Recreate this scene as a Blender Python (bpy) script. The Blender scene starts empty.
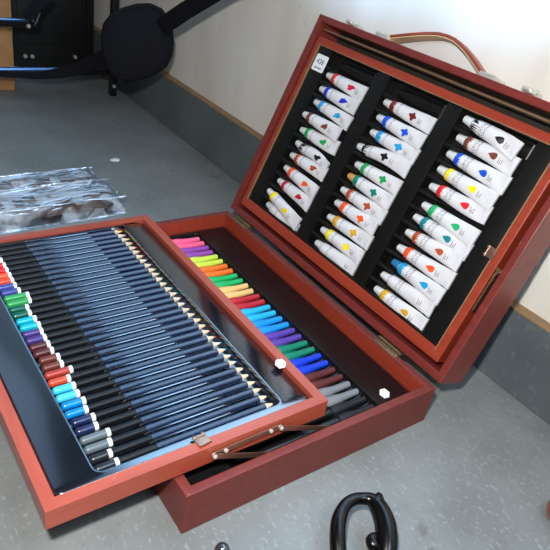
import bpy, bmesh, math, random
from mathutils import Vector, Matrix, Euler
C = bpy.context.scene.collection
PI = math.pi
rnd = random.Random(7)

# ------------------------------------------------------------------ helpers
def lin(c):
    r = []
    for v in c[:3]:
        v = v / 255.0
        r.append(v / 12.92 if v <= 0.04045 else ((v + 0.055) / 1.055) ** 2.4)
    return (r[0], r[1], r[2], 1.0)

def nodes(name):
    m = bpy.data.materials.new(name); m.use_nodes = True
    nt = m.node_tree
    return m, nt, nt.nodes['Principled BSDF']

_plain = {}
def plain(name, rgb, rough=0.45, metal=0.0, spec=0.5, coat=0.0, vary=0.06, scale=60.0, bump=0.0):
    """solid colour with a faint procedural variation"""
    if name in _plain: return _plain[name]
    m, nt, b = nodes(name)
    n = nt.nodes.new('ShaderNodeTexNoise'); n.inputs['Scale'].default_value = scale
    n.inputs['Detail'].default_value = 3
    tc = nt.nodes.new('ShaderNodeTexCoord')
    nt.links.new(tc.outputs['Object'], n.inputs['Vector'])
    r = nt.nodes.new('ShaderNodeValToRGB')
    c = lin(rgb)
    r.color_ramp.elements[0].position = 0.3; r.color_ramp.elements[1].position = 0.7
    r.color_ramp.elements[0].color = tuple(x * (1 - vary) for x in c[:3]) + (1,)
    r.color_ramp.elements[1].color = tuple(min(1, x * (1 + vary)) for x in c[:3]) + (1,)
    nt.links.new(n.outputs['Fac'], r.inputs['Fac'])
    nt.links.new(r.outputs['Color'], b.inputs['Base Color'])
    b.inputs['Roughness'].default_value = rough
    b.inputs['Metallic'].default_value = metal
    b.inputs['Specular IOR Level'].default_value = spec
    if coat:
        b.inputs['Coat Weight'].default_value = coat; b.inputs['Coat Roughness'].default_value = 0.12
    if bump:
        bp = nt.nodes.new('ShaderNodeBump'); bp.inputs['Strength'].default_value = bump
        bp.inputs['Distance'].default_value = 0.001
        nt.links.new(n.outputs['Fac'], bp.inputs['Height']); nt.links.new(bp.outputs['Normal'], b.inputs['Normal'])
    _plain[name] = m
    return m

def wood(name, rgb, dark, stretch=(6, 60, 60), rough=0.38, coat=0.25):
    m, nt, b = nodes(name)
    tc = nt.nodes.new('ShaderNodeTexCoord')
    mp = nt.nodes.new('ShaderNodeMapping'); mp.inputs['Scale'].default_value = stretch
    nt.links.new(tc.outputs['Object'], mp.inputs['Vector'])
    n = nt.nodes.new('ShaderNodeTexNoise'); n.inputs['Scale'].default_value = 2.2
    n.inputs['Detail'].default_value = 6; n.inputs['Roughness'].default_value = 0.6
    nt.links.new(mp.outputs['Vector'], n.inputs['Vector'])
    r = nt.nodes.new('ShaderNodeValToRGB')
    r.color_ramp.elements[0].position = 0.3; r.color_ramp.elements[1].position = 0.68
    r.color_ramp.elements[0].color = lin(dark); r.color_ramp.elements[1].color = lin(rgb)
    nt.links.new(n.outputs['Fac'], r.inputs['Fac'])
    # sparse pale scuffs
    n2 = nt.nodes.new('ShaderNodeTexNoise'); n2.inputs['Scale'].default_value = 130; n2.inputs['Detail'].default_value = 2
    nt.links.new(tc.outputs['Object'], n2.inputs['Vector'])
    r2 = nt.nodes.new('ShaderNodeValToRGB')
    r2.color_ramp.elements[0].position = 0.74; r2.color_ramp.elements[1].position = 0.80
    r2.color_ramp.elements[0].color = (0, 0, 0, 1); r2.color_ramp.elements[1].color = (0.5, 0.5, 0.5, 1)
    nt.links.new(n2.outputs['Fac'], r2.inputs['Fac'])
    mx = nt.nodes.new('ShaderNodeMix'); mx.data_type = 'RGBA'
    nt.links.new(r2.outputs['Color'], mx.inputs['Factor'])
    nt.links.new(r.outputs['Color'], mx.inputs['A'])
    mx.inputs['B'].default_value = lin((205, 150, 120))
    nt.links.new(mx.outputs['Result'], b.inputs['Base Color'])
    b.inputs['Roughness'].default_value = rough
    b.inputs['Coat Weight'].default_value = coat; b.inputs['Coat Roughness'].default_value = 0.25
    return m

class MB:
    def __init__(self): self.bm = bmesh.new()
    def box(self, x0, x1, y0, y1, z0, z1, bev=0.0, M=None):
        r = bmesh.ops.create_cube(self.bm, size=1.0)
        vs = r['verts']
        bmesh.ops.scale(self.bm, vec=(x1 - x0, y1 - y0, z1 - z0), verts=vs)
        bmesh.ops.translate(self.bm, vec=((x0 + x1) / 2, (y0 + y1) / 2, (z0 + z1) / 2), verts=vs)
        if M is not None: bmesh.ops.transform(self.bm, matrix=M, verts=vs)
        if bev:
            es = list({e for v in vs for e in v.link_edges})
            bmesh.ops.bevel(self.bm, geom=es, offset=bev, segments=2, profile=0.6, affect='EDGES')
        return self
    def rings(self, loops, cap0=True, cap1=True, closed=True):
        """bridge successive loops of equal point count"""
        L = [[self.bm.verts.new(p) for p in lp] for lp in loops]
        n = len(L[0])
        for a, b in zip(L[:-1], L[1:]):
            for i in range(n if closed else n - 1):
                j = (i + 1) % n
                self.bm.faces.new((a[i], a[j], b[j], b[i]))
        if cap0: self.bm.faces.new(list(reversed(L[0])))
        if cap1: self.bm.faces.new(L[-1])
        return self
    def lathe(self, prof, axis='Y', seg=16, off=(0, 0, 0), cap=True):
        loops = []
        for a, r in prof:
            lp = []
            for k in range(seg):
                t = 2 * PI * k / seg
                u, v = r * math.cos(t), r * math.sin(t)
                if axis == 'Y': p = (u, a, v)
                elif axis == 'X': p = (a, u, v)
                else: p = (u, v, a)
                lp.append((p[0] + off[0], p[1] + off[1], p[2] + off[2]))
            loops.append(lp)
        return self.rings(loops, cap, cap)
    def tube(self, pts, rad, seg=12, flat=None, up=(0, 0, 1)):
        pts = [Vector(p) for p in pts]
        loops = []
        for i, p in enumerate(pts):
            t = (pts[min(i + 1, len(pts) - 1)] - pts[max(i - 1, 0)]).normalized()
            s = t.cross(Vector(up))
            if s.length < 1e-4: s = t.cross(Vector((1, 0, 0)))
            s.normalize(); w = s.cross(t)
            r = rad[i] if isinstance(rad, (list, tuple)) else rad
            r2 = r if flat is None else (flat[i] if isinstance(flat, (list, tuple)) else flat)
            loops.append([p + s * r * math.cos(2 * PI * k / seg) + w * r2 * math.sin(2 * PI * k / seg) for k in range(seg)])
        return self.rings(loops)
    def build(self, name, mat, parent=None, M=None, smooth=False, angle=40, label=None):
        if M is not None: bmesh.ops.transform(self.bm, matrix=M, verts=self.bm.verts)
        bmesh.ops.recalc_face_normals(self.bm, faces=self.bm.faces)
        me = bpy.data.meshes.new(name); self.bm.to_mesh(me); self.bm.free()
        for m in (mat if isinstance(mat, (list, tuple)) else [mat]): me.materials.append(m)
        o = bpy.data.objects.new(name, me); C.objects.link(o)
        if parent is not None: o.parent = parent
        if smooth:
            for p in me.polygons: p.use_smooth = True
            try: me.set_sharp_from_angle(angle=math.radians(angle))
            except Exception: pass
        if label: o['label'] = label
        return o

def tag(o, label=None, cat=None, group=None, kind=None):
    if label: o['label'] = label
    if cat: o['category'] = cat
    if group: o['group'] = group
    if kind: o['kind'] = kind
    return o
def empty(name, loc=(0, 0, 0), M=None):
    o = bpy.data.objects.new(name, None); C.objects.link(o)
    o.empty_display_size = 0.02
    if M is not None: o.matrix_world = M
    else: o.location = loc
    return o
def rrect(x0, x1, y0, y1, r, z, n=5):
    pts = []
    for cx, cy, a0 in ((x1 - r, y1 - r, 0), (x0 + r, y1 - r, 90), (x0 + r, y0 + r, 180), (x1 - r, y0 + r, 270)):
        for k in range(n + 1):
            a = math.radians(a0 + 90 * k / n)
            pts.append((cx + r * math.cos(a), cy + r * math.sin(a), z))
    return pts
def text_mesh(body, size, extrude=0.0):
    cu = bpy.data.curves.new('lettering', 'FONT'); cu.body = body; cu.size = size
    cu.align_x = 'CENTER'; cu.align_y = 'CENTER'; cu.resolution_u = 3
    o = bpy.data.objects.new('t', cu); C.objects.link(o)
    bpy.context.view_layer.update()
    me = bpy.data.meshes.new_from_object(o.evaluated_get(bpy.context.evaluated_depsgraph_get()))
    bpy.data.objects.remove(o); bpy.data.curves.remove(cu)
    return me

# ------------------------------------------------------------------ materials
W_TRAY = wood('tray_wood', (167, 76, 54), (150, 63, 45), (60, 5, 60))
W_TRAYX = wood('tray_wood_side', (167, 76, 54), (150, 63, 45), (5, 60, 60))
W_BASE = wood('base_wood', (116, 44, 35), (98, 35, 29), (5, 60, 60), rough=.5, coat=.06)
W_LID = wood('lid_wood', (122, 48, 42), (104, 38, 34), (5, 60, 60))
W_FRAME = wood('lid_frame_wood', (156, 60, 40), (138, 50, 33), (5, 60, 60))
BLACK = plain('black_vacuum_plastic', (15, 15, 16), 0.33, spec=0.4, vary=0.2)
BLACKLID = plain('black_lid_plastic', (17, 16, 15), 0.4, spec=0.35, vary=0.2)
NAVYPL = plain('black_tray_plastic', (13, 17, 25), 0.14, spec=1.0, coat=0.8, vary=0.15)
_c = NAVYPL.node_tree.nodes['Principled BSDF']; _c.inputs['Coat IOR'].default_value = 2.4; _c.inputs['Coat Weight'].default_value = 1.0; _c.inputs['Coat Roughness'].default_value = .16
_c.inputs['Coat Tint'].default_value = (.6, .8, 1, 1)
PENCIL = plain('navy_sheen_pencil_paint', (15, 30, 58), 0.26, spec=0.7, coat=0.45)  # blue sheen on the barrels is painted into this navy
PENDK = plain('pencil_paint_no_sheen', (11, 12, 15), 0.38, spec=0.35)  # same barrel, painted black where the sheen stops
WHITE = plain('white_plastic', (232, 232, 230), 0.4)
RAW = plain('sharpened_cedar', (216, 190, 160), 0.6, scale=300)
TUBEW = plain('white_tube_enamel', (214, 214, 218), 0.33, vary=0.03, coat=0.2)
CAPW = plain('white_tube_cap', (214, 218, 220), 0.4)
STEEL = plain('nickel_metal', (215, 210, 198), 0.34, metal=.55)
BRONZE = plain('brown_plated_metal', (178, 142, 122), 0.36, metal=0.9)
BRASS = plain('worn_brass', (165, 140, 105), 0.35, metal=0.9, vary=0.25, scale=150)
OLIVE = plain('dark_lid_lining', (40, 34, 26), 0.6, vary=0.2)
TAN = plain('raw_tan_wood', (138, 108, 78), 0.55, vary=0.15)
LEDGE = plain('dull_tan_ledge', (120, 92, 70), .6, vary=.15)
LEATH = plain('brown_handle_wood', (140, 66, 44), 0.35, vary=0.15)
LEATHI = plain('tan_handle_underside', (205, 175, 135), 0.5)
STICK = plain('white_sticker', (235, 235, 238), 0.5, vary=0.02)
INK = plain('grey_print', (96, 98, 112), 0.6)
INKD = plain('black_print', (30, 30, 34), 0.6)
FABRIC = plain('black_woven_nylon', (16, 16, 22), 0.85, spec=0.2, vary=0.35, scale=900, bump=0.5)
FRAMEB = plain('black_frame_paint', (14, 14, 16), 0.35)
PANELB = plain('black_panel_paint', (12, 12, 13), 0.5)
RODSHEEN = plain('rod_blue_reflection', (105, 135, 180), 0.3, metal=0.9)  # cool reflection on the rods painted in as their blue colour
CREAMW = plain('pale_varnished_wood', (176, 128, 84), 0.5, vary=0.12)
GLOSSB = plain('glossy_black_lacquer', (8, 5, 5), 0.24, spec=0.38)

# ------------------------------------------------------------------ the setting
def floor_mat(name='vinyl_floor', base=(130, 134, 134), dark=(108, 111, 110), flk=.42):
    m, nt, b = nodes(name)
    tc = nt.nodes.new('ShaderNodeTexCoord')
    def noise(scale, det=4, vec=None, rough=0.55):
        n = nt.nodes.new('ShaderNodeTexNoise'); n.inputs['Scale'].default_value = scale
        n.inputs['Detail'].default_value = det; n.inputs['Roughness'].default_value = rough
        nt.links.new(vec or tc.outputs['Object'], n.inputs['Vector']); return n
    def ramp(src, p0, p1, c0, c1):
        r = nt.nodes.new('ShaderNodeValToRGB')
        r.color_ramp.elements[0].position = p0; r.color_ramp.elements[1].position = p1
        r.color_ramp.elements[0].color = c0; r.color_ramp.elements[1].color = c1
        nt.links.new(src, r.inputs['Fac']); return r
    def mix(fac, a, bcol):
        x = nt.nodes.new('ShaderNodeMix'); x.data_type = 'RGBA'
        nt.links.new(fac, x.inputs['Factor'])
        nt.links.new(a, x.inputs['A'])
        if isinstance(bcol, tuple): x.inputs['B'].default_value = bcol
        else: nt.links.new(bcol, x.inputs['B'])
        return x.outputs['Result']
    n1 = noise(9)
    col = ramp(n1.outputs['Fac'], 0.3, 0.7, lin(dark), lin(base)).outputs['Color']
    K = (0, 0, 0, 1)
    # short pale flecks, in two directions
    for sc, rot, th, c in (((110, 260, 90), 0.5, 0.60, (160, 168, 170)), ((240, 110, 90), 0.9, 0.62, (156, 164, 166)),
                           ((120, 220, 90), 1.9, 0.63, (96, 102, 106))):
        mp = nt.nodes.new('ShaderNodeMapping'); mp.inputs['Scale'].default_value = sc
        mp.inputs['Rotation'].default_value = (0, 0, rot)
        nt.links.new(tc.outputs['Object'], mp.inputs['Vector'])
        n = noise(1.0, 2, mp.outputs['Vector'])
        f = ramp(n.outputs['Fac'], th, th + 0.10, K, (flk, flk, flk, 1)).outputs['Color']
        col = mix(f, col, lin(c))
    # dark scuffs, sparse
    n = noise(42, 5, None, 0.65); n3 = noise(5, 1)
    mul = nt.nodes.new('ShaderNodeMath'); mul.operation = 'MULTIPLY'
    f1 = ramp(n.outputs['Fac'], 0.60, 0.66, K, (1, 1, 1, 1)); f2 = ramp(n3.outputs['Fac'], 0.55, 0.65, K, (1, 1, 1, 1))
    nt.links.new(f1.outputs['Color'], mul.inputs[0]); nt.links.new(f2.outputs['Color'], mul.inputs[1])
    col = mix(mul.outputs[0], col, lin((98, 96, 94)))
    nt.links.new(col, b.inputs['Base Color'])
    b.inputs['Roughness'].default_value = 0.42
    b.inputs['Specular IOR Level'].default_value = 0.45
    bp = nt.nodes.new('ShaderNodeBump'); bp.inputs['Strength'].default_value = 0.15; bp.inputs['Distance'].default_value = 0.001
    nt.links.new(n.outputs['Fac'], bp.inputs['Height']); nt.links.new(bp.outputs['Normal'], b.inputs['Normal'])
    return m
FLOOR = floor_mat()
BASEB = floor_mat('vinyl_skirting', (100, 108, 112), (82, 90, 94), .12)

def wall_mat():
    m, nt, b = nodes('painted_wall')
    tc = nt.nodes.new('ShaderNodeTexCoord')
    n = nt.nodes.new('ShaderNodeTexNoise'); n.inputs['Scale'].default_value = 4; n.inputs['Detail'].default_value = 5
    mp = nt.nodes.new('ShaderNodeMapping'); mp.inputs['Scale'].default_value = (2.2, 1, 0.5)
    nt.links.new(tc.outputs['Object'], mp.inputs['Vector']); nt.links.new(mp.outputs['Vector'], n.inputs['Vector'])
    r = nt.nodes.new('ShaderNodeValToRGB')
    r.color_ramp.elements[0].position = 0.35; r.color_ramp.elements[1].position = 0.65
    r.color_ramp.elements[0].color = lin((214, 207, 196)); r.color_ramp.elements[1].color = lin((230, 227, 220))
    nt.links.new(n.outputs['Fac'], r.inputs['Fac'])
    n2 = nt.nodes.new('ShaderNodeTexNoise'); n2.inputs['Scale'].default_value = 55; n2.inputs['Detail'].default_value = 3
    nt.links.new(tc.outputs['Object'], n2.inputs['Vector'])
    r2 = nt.nodes.new('ShaderNodeValToRGB')
    r2.color_ramp.elements[0].position = 0.70; r2.color_ramp.elements[1].position = 0.76
    r2.color_ramp.elements[0].color = (0, 0, 0, 1); r2.color_ramp.elements[1].color = (0.6, 0.6, 0.6, 1)
    nt.links.new(n2.outputs['Fac'], r2.inputs['Fac'])
    x = nt.nodes.new('ShaderNodeMix'); x.data_type = 'RGBA'
    nt.links.new(r2.outputs['Color'], x.inputs['Factor']); nt.links.new(r.outputs['Color'], x.inputs['A'])
    x.inputs['B'].default_value = lin((150, 140, 126))
    nt.links.new(x.outputs['Result'], b.inputs['Base Color'])
    b.inputs['Roughness'].default_value = 0.6
    return m
WALL = wall_mat()
YB, YW, HB = 0.1315, 0.146, 0.098       # skirting face, wall face, skirting height
o = MB().box(-1.8, 2.4, -2.4, YW, -0.05, 0.0).build('floor', FLOOR); tag(o, 'grey vinyl floor flecked with white', kind='structure')
o = MB().box(-1.8, 2.4, YW, YW + 0.1, -0.05, 2.4).build('wall_right', WALL); tag(o, 'off-white painted wall behind the open lid', kind='structure')
o = MB().box(-1.9, -1.8, -2.4, YW + 0.1, -0.05, 2.4).build('wall_back', WALL); tag(o, kind='structure')
o = MB().box(-1.8, 2.4, YB, YW, 0.0, HB, 0.0015).build('baseboard_right', BASEB); tag(o, 'grey vinyl baseboard along the wall', kind='structure')
o = MB().box(-1.8, 2.4, YB - 0.001, YW, HB, HB + 0.003, 0.001).build('trim_1', TAN); tag(o, 'thin tan wooden cap strip on top of the baseboard', kind='structure')

# ------------------------------------------------------------------ art case
L, W, H, TH = 0.42, 0.2933, 0.0468, 0.0088
case = empty('art_case', (L / 2, -W / 2, 0))
def P(o):          # parent to the case while geometry stays in world space
    o.parent = case; o.matrix_parent_inverse = Matrix.Translation(case.location).inverted(); return o
tag(case, 'open reddish wooden artist case with paint lid and raised pencil tray', 'art case')

# --- base
b = MB()
e = 0.0012
b.box(0, L, -W, -W + TH, 0, H, e); b.box(0, L, -TH, 0, 0, H, e)
b.box(0, TH, -W + TH * .5, -TH * .5, 0.0003, H - .0002, e); b.box(L - TH, L, -W + TH * .5, -TH * .5, 0.0003, H - .0002, e)
b.box(0.003, L - 0.003, -W + 0.003, -0.003, 0.001, 0.006)
base = P(b.build('case_base', W_BASE, smooth=False))
def sub(o, part): o.parent = part; return o     # parts sit at world identity relative to the case
for_part = {}

def tray_insert(x0, x1, y0, y1, zs, hx0, hx1, hy0, hy1, zf, r=0.006, lip=0.0012, drop=0.004, slope=0.002, outer_r=0.006):
    m = MB()
    n = 5
    loops = [rrect(x0, x1, y0, y1, outer_r, zs - drop, n),
             rrect(x0 + .0012, x1 - .0012, y0 + .0012, y1 - .0012, outer_r, zs - drop * .25, n),
             rrect(x0 + .003, x1 - .003, y0 + .003, y1 - .003, outer_r, zs, n),
             rrect(hx0 - .004, hx1 + .004, hy0 - .004, hy1 + .004, r + .003, zs, n),
             rrect(hx0 - .0025, hx1 + .0025, hy0 - .0025, hy1 + .0025, r + .002, zs + lip, n),
             rrect(hx0 - .0008, hx1 + .0008, hy0 - .0008, hy1 + .0008, r + .001, zs + lip * .7, n),
             rrect(hx0, hx1, hy0, hy1, r, zs - .001, n),
             rrect(hx0 + slope, hx1 - slope, hy0 + slope, hy1 - slope, r, zf, n)]
    m.rings(loops, cap0=False, cap1=True)
    return m
m = MB(); m.box(TH - .0001, L - TH + .0001, -TH - .0003, -TH + .0002, .0272, H - .0012)
sub(m.build('inner_wall', W_FRAME, label='brighter orange-red inner face of the back wall'), base)
m = MB(); m.box(TH - .0002, TH + .0003, -W + TH, -TH, .0272, H - .0012)
sub(m.build('inner_wall', W_FRAME, label='brighter orange-red inner face of the far wall'), base)
# base insert with felt pen recess
MX0, MP = 0.0250, 0.01272
m = tray_insert(TH, L - TH, -W + TH, -TH, 0.0270, 0.0155, 0.4035, -0.235, -0.0575, 0.0150, slope=0.0008, lip=0.0005)
for i in range(29):           # ridges between the pens
    xr = MX0 + MP * (i + 0.5)
    m.tube([(xr, -0.22, 0.0185), (xr, -0.075, 0.0185), (xr, -0.060, 0.021), (xr, -0.0572, 0.0265)], [0.0010, 0.0010, 0.0020, 0.0016], 8)
bi = sub(m.build('felt_pen_insert', BLACK, smooth=True, label='black plastic insert in the case base'), base)
hexa = [(0.0068 * math.cos(k * PI / 3 + .3), 0.0068 * math.sin(k * PI / 3 + .3)) for k in range(6)]
def sticker_hex(cx, cy, z, r=0.0078, ax=1.0, ay=1.25):
    m = MB()
    lo = [(cx + r * (math.cos(t) * .65 - 1.3 * math.sin(t) * .76), cy + r * (math.cos(t) * .76 + 1.3 * math.sin(t) * .65), z) for t in [k * PI / 3 + .45 for k in range(6)]]
    m.rings([lo, [(a, b_, z + .0004) for a, b_, _ in lo]])
    return m
sub(sticker_hex(0.3880, -0.0385, 0.0273, 0.0060).build('sticker', STICK, label='white six-sided sticker'), base)

# --- lid frame of reference
PH = 1.213
cp, sp = math.cos(PH), math.sin(PH)
T = Matrix(((1, 0, 0, 0), (0, cp, -sp, 0.002), (0, sp, cp, H), (0, 0, 0, 1)))   # columns x, s, outward h
S0, S1, D = 0.0047, 0.2980, 0.0441
m = MB()
m.box(0, L, S0, S0 + TH, -D, 0, e); m.box(0, L, S1 - TH, S1, -D, 0, e)
m.box(0, TH, S0 + TH * .5, S1 - TH * .5, -D + .0003, -.0002, e); m.box(L - TH, L, S0 + TH * .5, S1 - TH * .5, -D + .0003, -.0002, e)
lid = P(m.build('lid', W_LID, M=T))
m = MB(); m.box(0.004, L - .004, S0 + .004, S1 - .004, -D + 0.0004, -D + .004)
sub(m.build('lid_back_panel', OLIVE, M=T, label='dark lining panel at the back of the lid'), lid)
m = MB(); m.box(TH, L - TH, 0.2815, 0.2838, -0.0135, -0.010, .0004)
sub(m.build('tan_ledge', LEDGE, M=T, label='thin tan ledge inside the top of the lid'), lid)
# inner paint frame
FX0, FX1, FS0, FS1, FH, FB = 0.0125, 0.4025, 0.0190, 0.2722, -0.0040, 0.0100
m = MB()
m.box(FX0, FX1, FS0, FS0 + FB + .003, -0.034, FH, .001); m.box(FX0, FX1, FS1 - FB, FS1, -0.034, FH, .001)
m.box(FX0, FX0 + FB, FS0 + .005, FS1 - .005, -0.034, FH - .0002, .001); m.box(FX1 - FB, FX1, FS0 + .005, FS1 - .005, -0.034, FH - .0002, .001)
lf = sub(m.build('paint_tray_frame', W_FRAME, M=T), lid)
m = MB(); m.box(FX0 + FB - .0022, FX0 + FB, FS0 + FB, FS1 - FB, -.006, FH + .0004)
m.box(FX1 - FB, FX1 - FB + .0012, FS0 + FB, FS1 - FB, -.006, FH + .0004); m.box(FX0 + FB, FX1 - FB, FS1 - FB, FS1 - FB + .0010, -.006, FH + .0004)  # the right-hand strip stands in for a line of glare
sub(m.build('frame_edge', TAN, M=T, label='pale raw wood edge of the paint frame, with a painted glare line on the right'), lid)

SLOT0, SP = 0.2492, 0.01907      # the empty slot row, and the pitch
cols = [(0.048, 0.137, 11), (0.159, 0.252, 12), (0.273, 0.370, 11)]
def insert_lid():
    m = MB(); zs = -0.0055; bm = m.bm
    x0, x1, s0, s1 = FX0 + FB, FX1 - FB, FS0 + FB + .003, FS1 - FB
    # plate made of strips around three troughs
    xs = [x0, cols[0][0], cols[0][1], cols[1][0], cols[1][1], cols[2][0], cols[2][1], x1]
    ta, tb = s0 + .003, 0.2605
    for k in range(7):
        if k % 2 == 0:
            m.box(xs[k], xs[k + 1], s0, s1, -.022, zs, .0012)
        else:
            m.box(xs[k], xs[k + 1], s0, ta, -.022, zs - .0002, .0008); m.box(xs[k], xs[k + 1], tb, s1, -.022, zs - .0002, .0008)
            m.box(xs[k], xs[k + 1], ta, tb, -.024, -.0215)
            ca = xs[k]
            for j in range(13):
                sr = SLOT0 + SP * (0.5 - j)
                if sr < ta + .002 or sr > tb - .002: continue
                m.tube([(ca + .001, sr, -.0085), (ca + .012, sr, -.0085), (ca + .022, sr, -.0125), (ca + .05, sr, -.0165)], [.0030, .0028, .0020, .0012], 8, flat=[.003, .003, .003, .003])
            # contoured empty slot at the top
            m.tube([(ca + .014, SLOT0, -.0175), (ca + .03, SLOT0, -.0175), (xs[k + 1] - .004, SLOT0, -.0165)], [.005, .0072, .0078], 12, flat=[.002, .003, .002])
            m.tube([(xs[k+1] - .0035, SLOT0 - .008, -.010), (xs[k+1] - .0035, SLOT0 + .008, -.010)], .002, 8)
    return m
sub(insert_lid().build('paint_insert', BLACKLID, M=T, smooth=True, label='black moulded plastic insert holding the tubes'), lid)
# price sticker
ps = sub(MB().rings([rrect(0.0250, 0.0485, 0.2300, 0.2520, .002, -.0054, 4), rrect(0.0250, 0.0485, 0.2300, 0.2520, .002, -.0047, 4)]).build('price_sticker', STICK, M=T, label='white sticker numbered 438'), lid)
me = text_mesh('438', 0.0098)
me.transform(T @ Matrix.Translation((0.0367, 0.2425, -.00462)) @ Matrix.Rotation(0.0, 4, 'Z')); me.materials.append(INKD)
to = bpy.data.objects.new('sticker_number', me); C.objects.link(to); to.parent = lid
m = MB()
xx = 0.0300
m.rings([rrect(xx, xx + .0028, .2330, .2355, .0012, -.0047, 3), rrect(xx, xx + .0028, .2330, .2355, .0012, -.0046, 3)])
for k in range(6): m.box(xx + .0036 + k * .0018, xx + .0048 + k * .0018, .2334, .2352, -.0047, -.0046)
sub(m.build('sticker_print', INKD, M=T, label='tiny dark line of print on the sticker'), lid)

def swivel_clip(Mx, name='swivel_clip'):
    m = MB()
    m.box(-.0058, .0058, -.0045, .0045, .0004, .0012, .0003)
    m.rings([[(x, -.0045 + .0 * k, z) for x, z in ((-.0058, .0012), (.0058, .0012), (.0058, .0004), (-.0058, .0004))],
             [(x, -.0058, z) for x, z in ((-.0058, .0018), (.0058, .0018), (.0058, .0010), (-.0058, .0010))]])
    m.tube([(-.0058, .0045, .0012), (.0058, .0045, .0012)], .0011, 8)
    m.lathe([(.0004, .0016), (.0022, .0016), (.0026, .001)], 'Z', 10, (-.0042, .0052, 0))
    m.lathe([(.0004, .0016), (.0022, .0016), (.0026, .001)], 'Z', 10, (.0042, .0052, 0))
    return m.build(name, BRONZE, M=Mx, smooth=True, label='small brown metal swivel clip')
sub(swivel_clip(T @ Matrix.Translation((0.3900, 0.1462, FH)) @ Matrix.Rotation(PI / 2, 4, 'Z')), lid)
# slide stay in the right-hand gap of the lid
m = MB(); m.box(0.4035, 0.4050, 0.086, 0.137, -.016, -.006, .0003); m.box(0.4025, 0.4110, 0.134, 0.137, -.012, -.0045, .0005)
m.lathe([(-.012, .002), (-.003, .002)], 'Z', 10, (0.4070, .1325, 0)); m.lathe([(-.012, .0016), (-.003, .0016)], 'Z', 10, (0.4065, .124, 0))
sub(m.build('lid_stay', BRASS, M=T, smooth=True, label='slim metal stay in the right edge of the lid'), lid)

# clasps on the lid's top wall
def clasp(cx):
    m = MB()
    m.box(cx - .0085, cx + .0085, S1, S1 + .0012, -.026, -.008, .0003)
    m.box(cx - .0075, cx + .0075, S1 + .0012, S1 + .0058, -.020, -.001, .0008)
    m.tube([(cx - .0095, S1 + .0050, -.0075), (cx + .0095, S1 + .0050, -.0075)], .0020, 8)
    m.box(cx - .0035, cx + .0035, S1 + .0022, S1 + .0050, -.006, .0035, .0008)
    for dx in (-.0062, .0062): m.lathe([(S1, .0016), (S1 + .0022, .0014), (S1 + .0028, .0006)], 'Y', 10, (cx + dx, 0, -.022))
    return sub(m.build('clasp', STEEL, M=T, smooth=True), lid)
clasp(0.0590); clasp(0.3330)

# handle with brackets
hpts = [(0.1180, .3010), (0.1215, .3045), (0.133, .3090), (0.150, .3150), (0.168, .3210), (0.185, .3252), (0.198, .3262),
        (0.210, .3252), (0.222, .3220), (0.235, .3170), (0.248, .3110), (0.258, .3060), (0.264, .3025), (0.268, .3005)]
def strap(off, th, wd):
    m = MB(); loops = []
    for i, (x, s) in enumerate(hpts):
        a = Vector(hpts[min(i + 1, len(hpts) - 1)]) - Vector(hpts[max(i - 1, 0)]); a.normalize()
        n = Vector((-a.y, a.x))
        w = wd * (1.0 - .18 * math.sin(PI * i / (len(hpts) - 1)))
        hc = -D / 2
        lo = []
        for u, v in ((-1, -.7), (-.85, -1), (.85, -1), (1, -.7), (1, .7), (.85, 1), (-.85, 1), (-1, .7)):
            q = Vector((x, s)) + n * (off + v * th / 2)
            lo.append((q.x, q.y, hc + u * w / 2))
        loops.append(lo)
    return m.rings(loops)
hd = P(strap(0.0005, .0038, .017).build('handle', LEATH, M=T, smooth=True, angle=50, label='curved brown carrying handle'))
sub(strap(-.0020, .0014, .0155).build('handle_lining', LEATHI, M=T, smooth=True, label='pale inner face of the handle'), hd)
for x0, x1 in ((0.1000, 0.1215), (0.2650, 0.2870)):
    m = MB(); m.box(x0, x1, S1, S1 + .0062, -D / 2 - .0110, -D / 2 + .0125, .0012)
    sub(m.build('handle_bracket', STEEL, M=T, smooth=True), hd)

# hinges between base and lid
for x0, x1 in ((0.0230, 0.0585), (0.3290, 0.3640)):
    m = MB()
    m.box(x0, x1, -.0075, .0006, H, H + .0009, .0002)
    m.box(x0, x1, .0006, .0080, H - .0004, H + .0009, .0002, M=None)
    m.tube([(x0, .0018, H + .0018), (x1, .0018, H + .0018)], .0017, 10)
    for k in range(3): m.lathe([(H + .0008, .0013), (H + .0014, .001)], 'Z', 8, (x0 + (x1 - x0) * (k + .5) / 3, -.0045, 0))
    P(m.build('hinge', BRASS, smooth=True))

# --- pencil tray
X0, X1, Y0, Y1, TZ, TT = 0.0181, 0.4013, -0.3954, -0.1385, 0.0698, 0.0190
FW = 0.0098
m = MB()
def mitre(m, a, b_, c, d):       # quad in plan -> prism
    m.rings([[(p[0], p[1], TZ - TT) for p in (a, b_, c, d)], [(p[0], p[1], TZ) for p in (a, b_, c, d)]])
mitre(m, (X0, Y0), (X1, Y0), (X1 - FW, Y0 + FW), (X0 + FW, Y0 + FW))
tray = P(m.build('pencil_tray', W_TRAYX))
m = MB(); mitre(m, (X1, Y1), (X0, Y1), (X0 + FW, Y1 - FW), (X1 - FW, Y1 - FW)); sub(m.build('tray_side_rail', W_TRAYX), tray)
m = MB()
mitre(m, (X1, Y0), (X1, Y1), (X1 - FW, Y1 - FW), (X1 - FW, Y0 + FW)); sub(m.build('tray_side_rail', W_TRAY), tray)
m = MB(); mitre(m, (X0, Y1), (X0, Y0), (X0 + FW, Y0 + FW), (X0 + FW, Y1 - FW))
sub(m.build('tray_side_rail', W_TRAY), tray)
m = MB(); m.box(X0 + .002, X1 - .002, Y0 + .002, Y1 - .002, TZ - TT + .0004, TZ - TT + .003)
sub(m.build('tray_bottom', TAN), tray)
PX0, PP, PZ, PR = 0.0267, 0.010603, 0.0626, 0.0035
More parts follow.
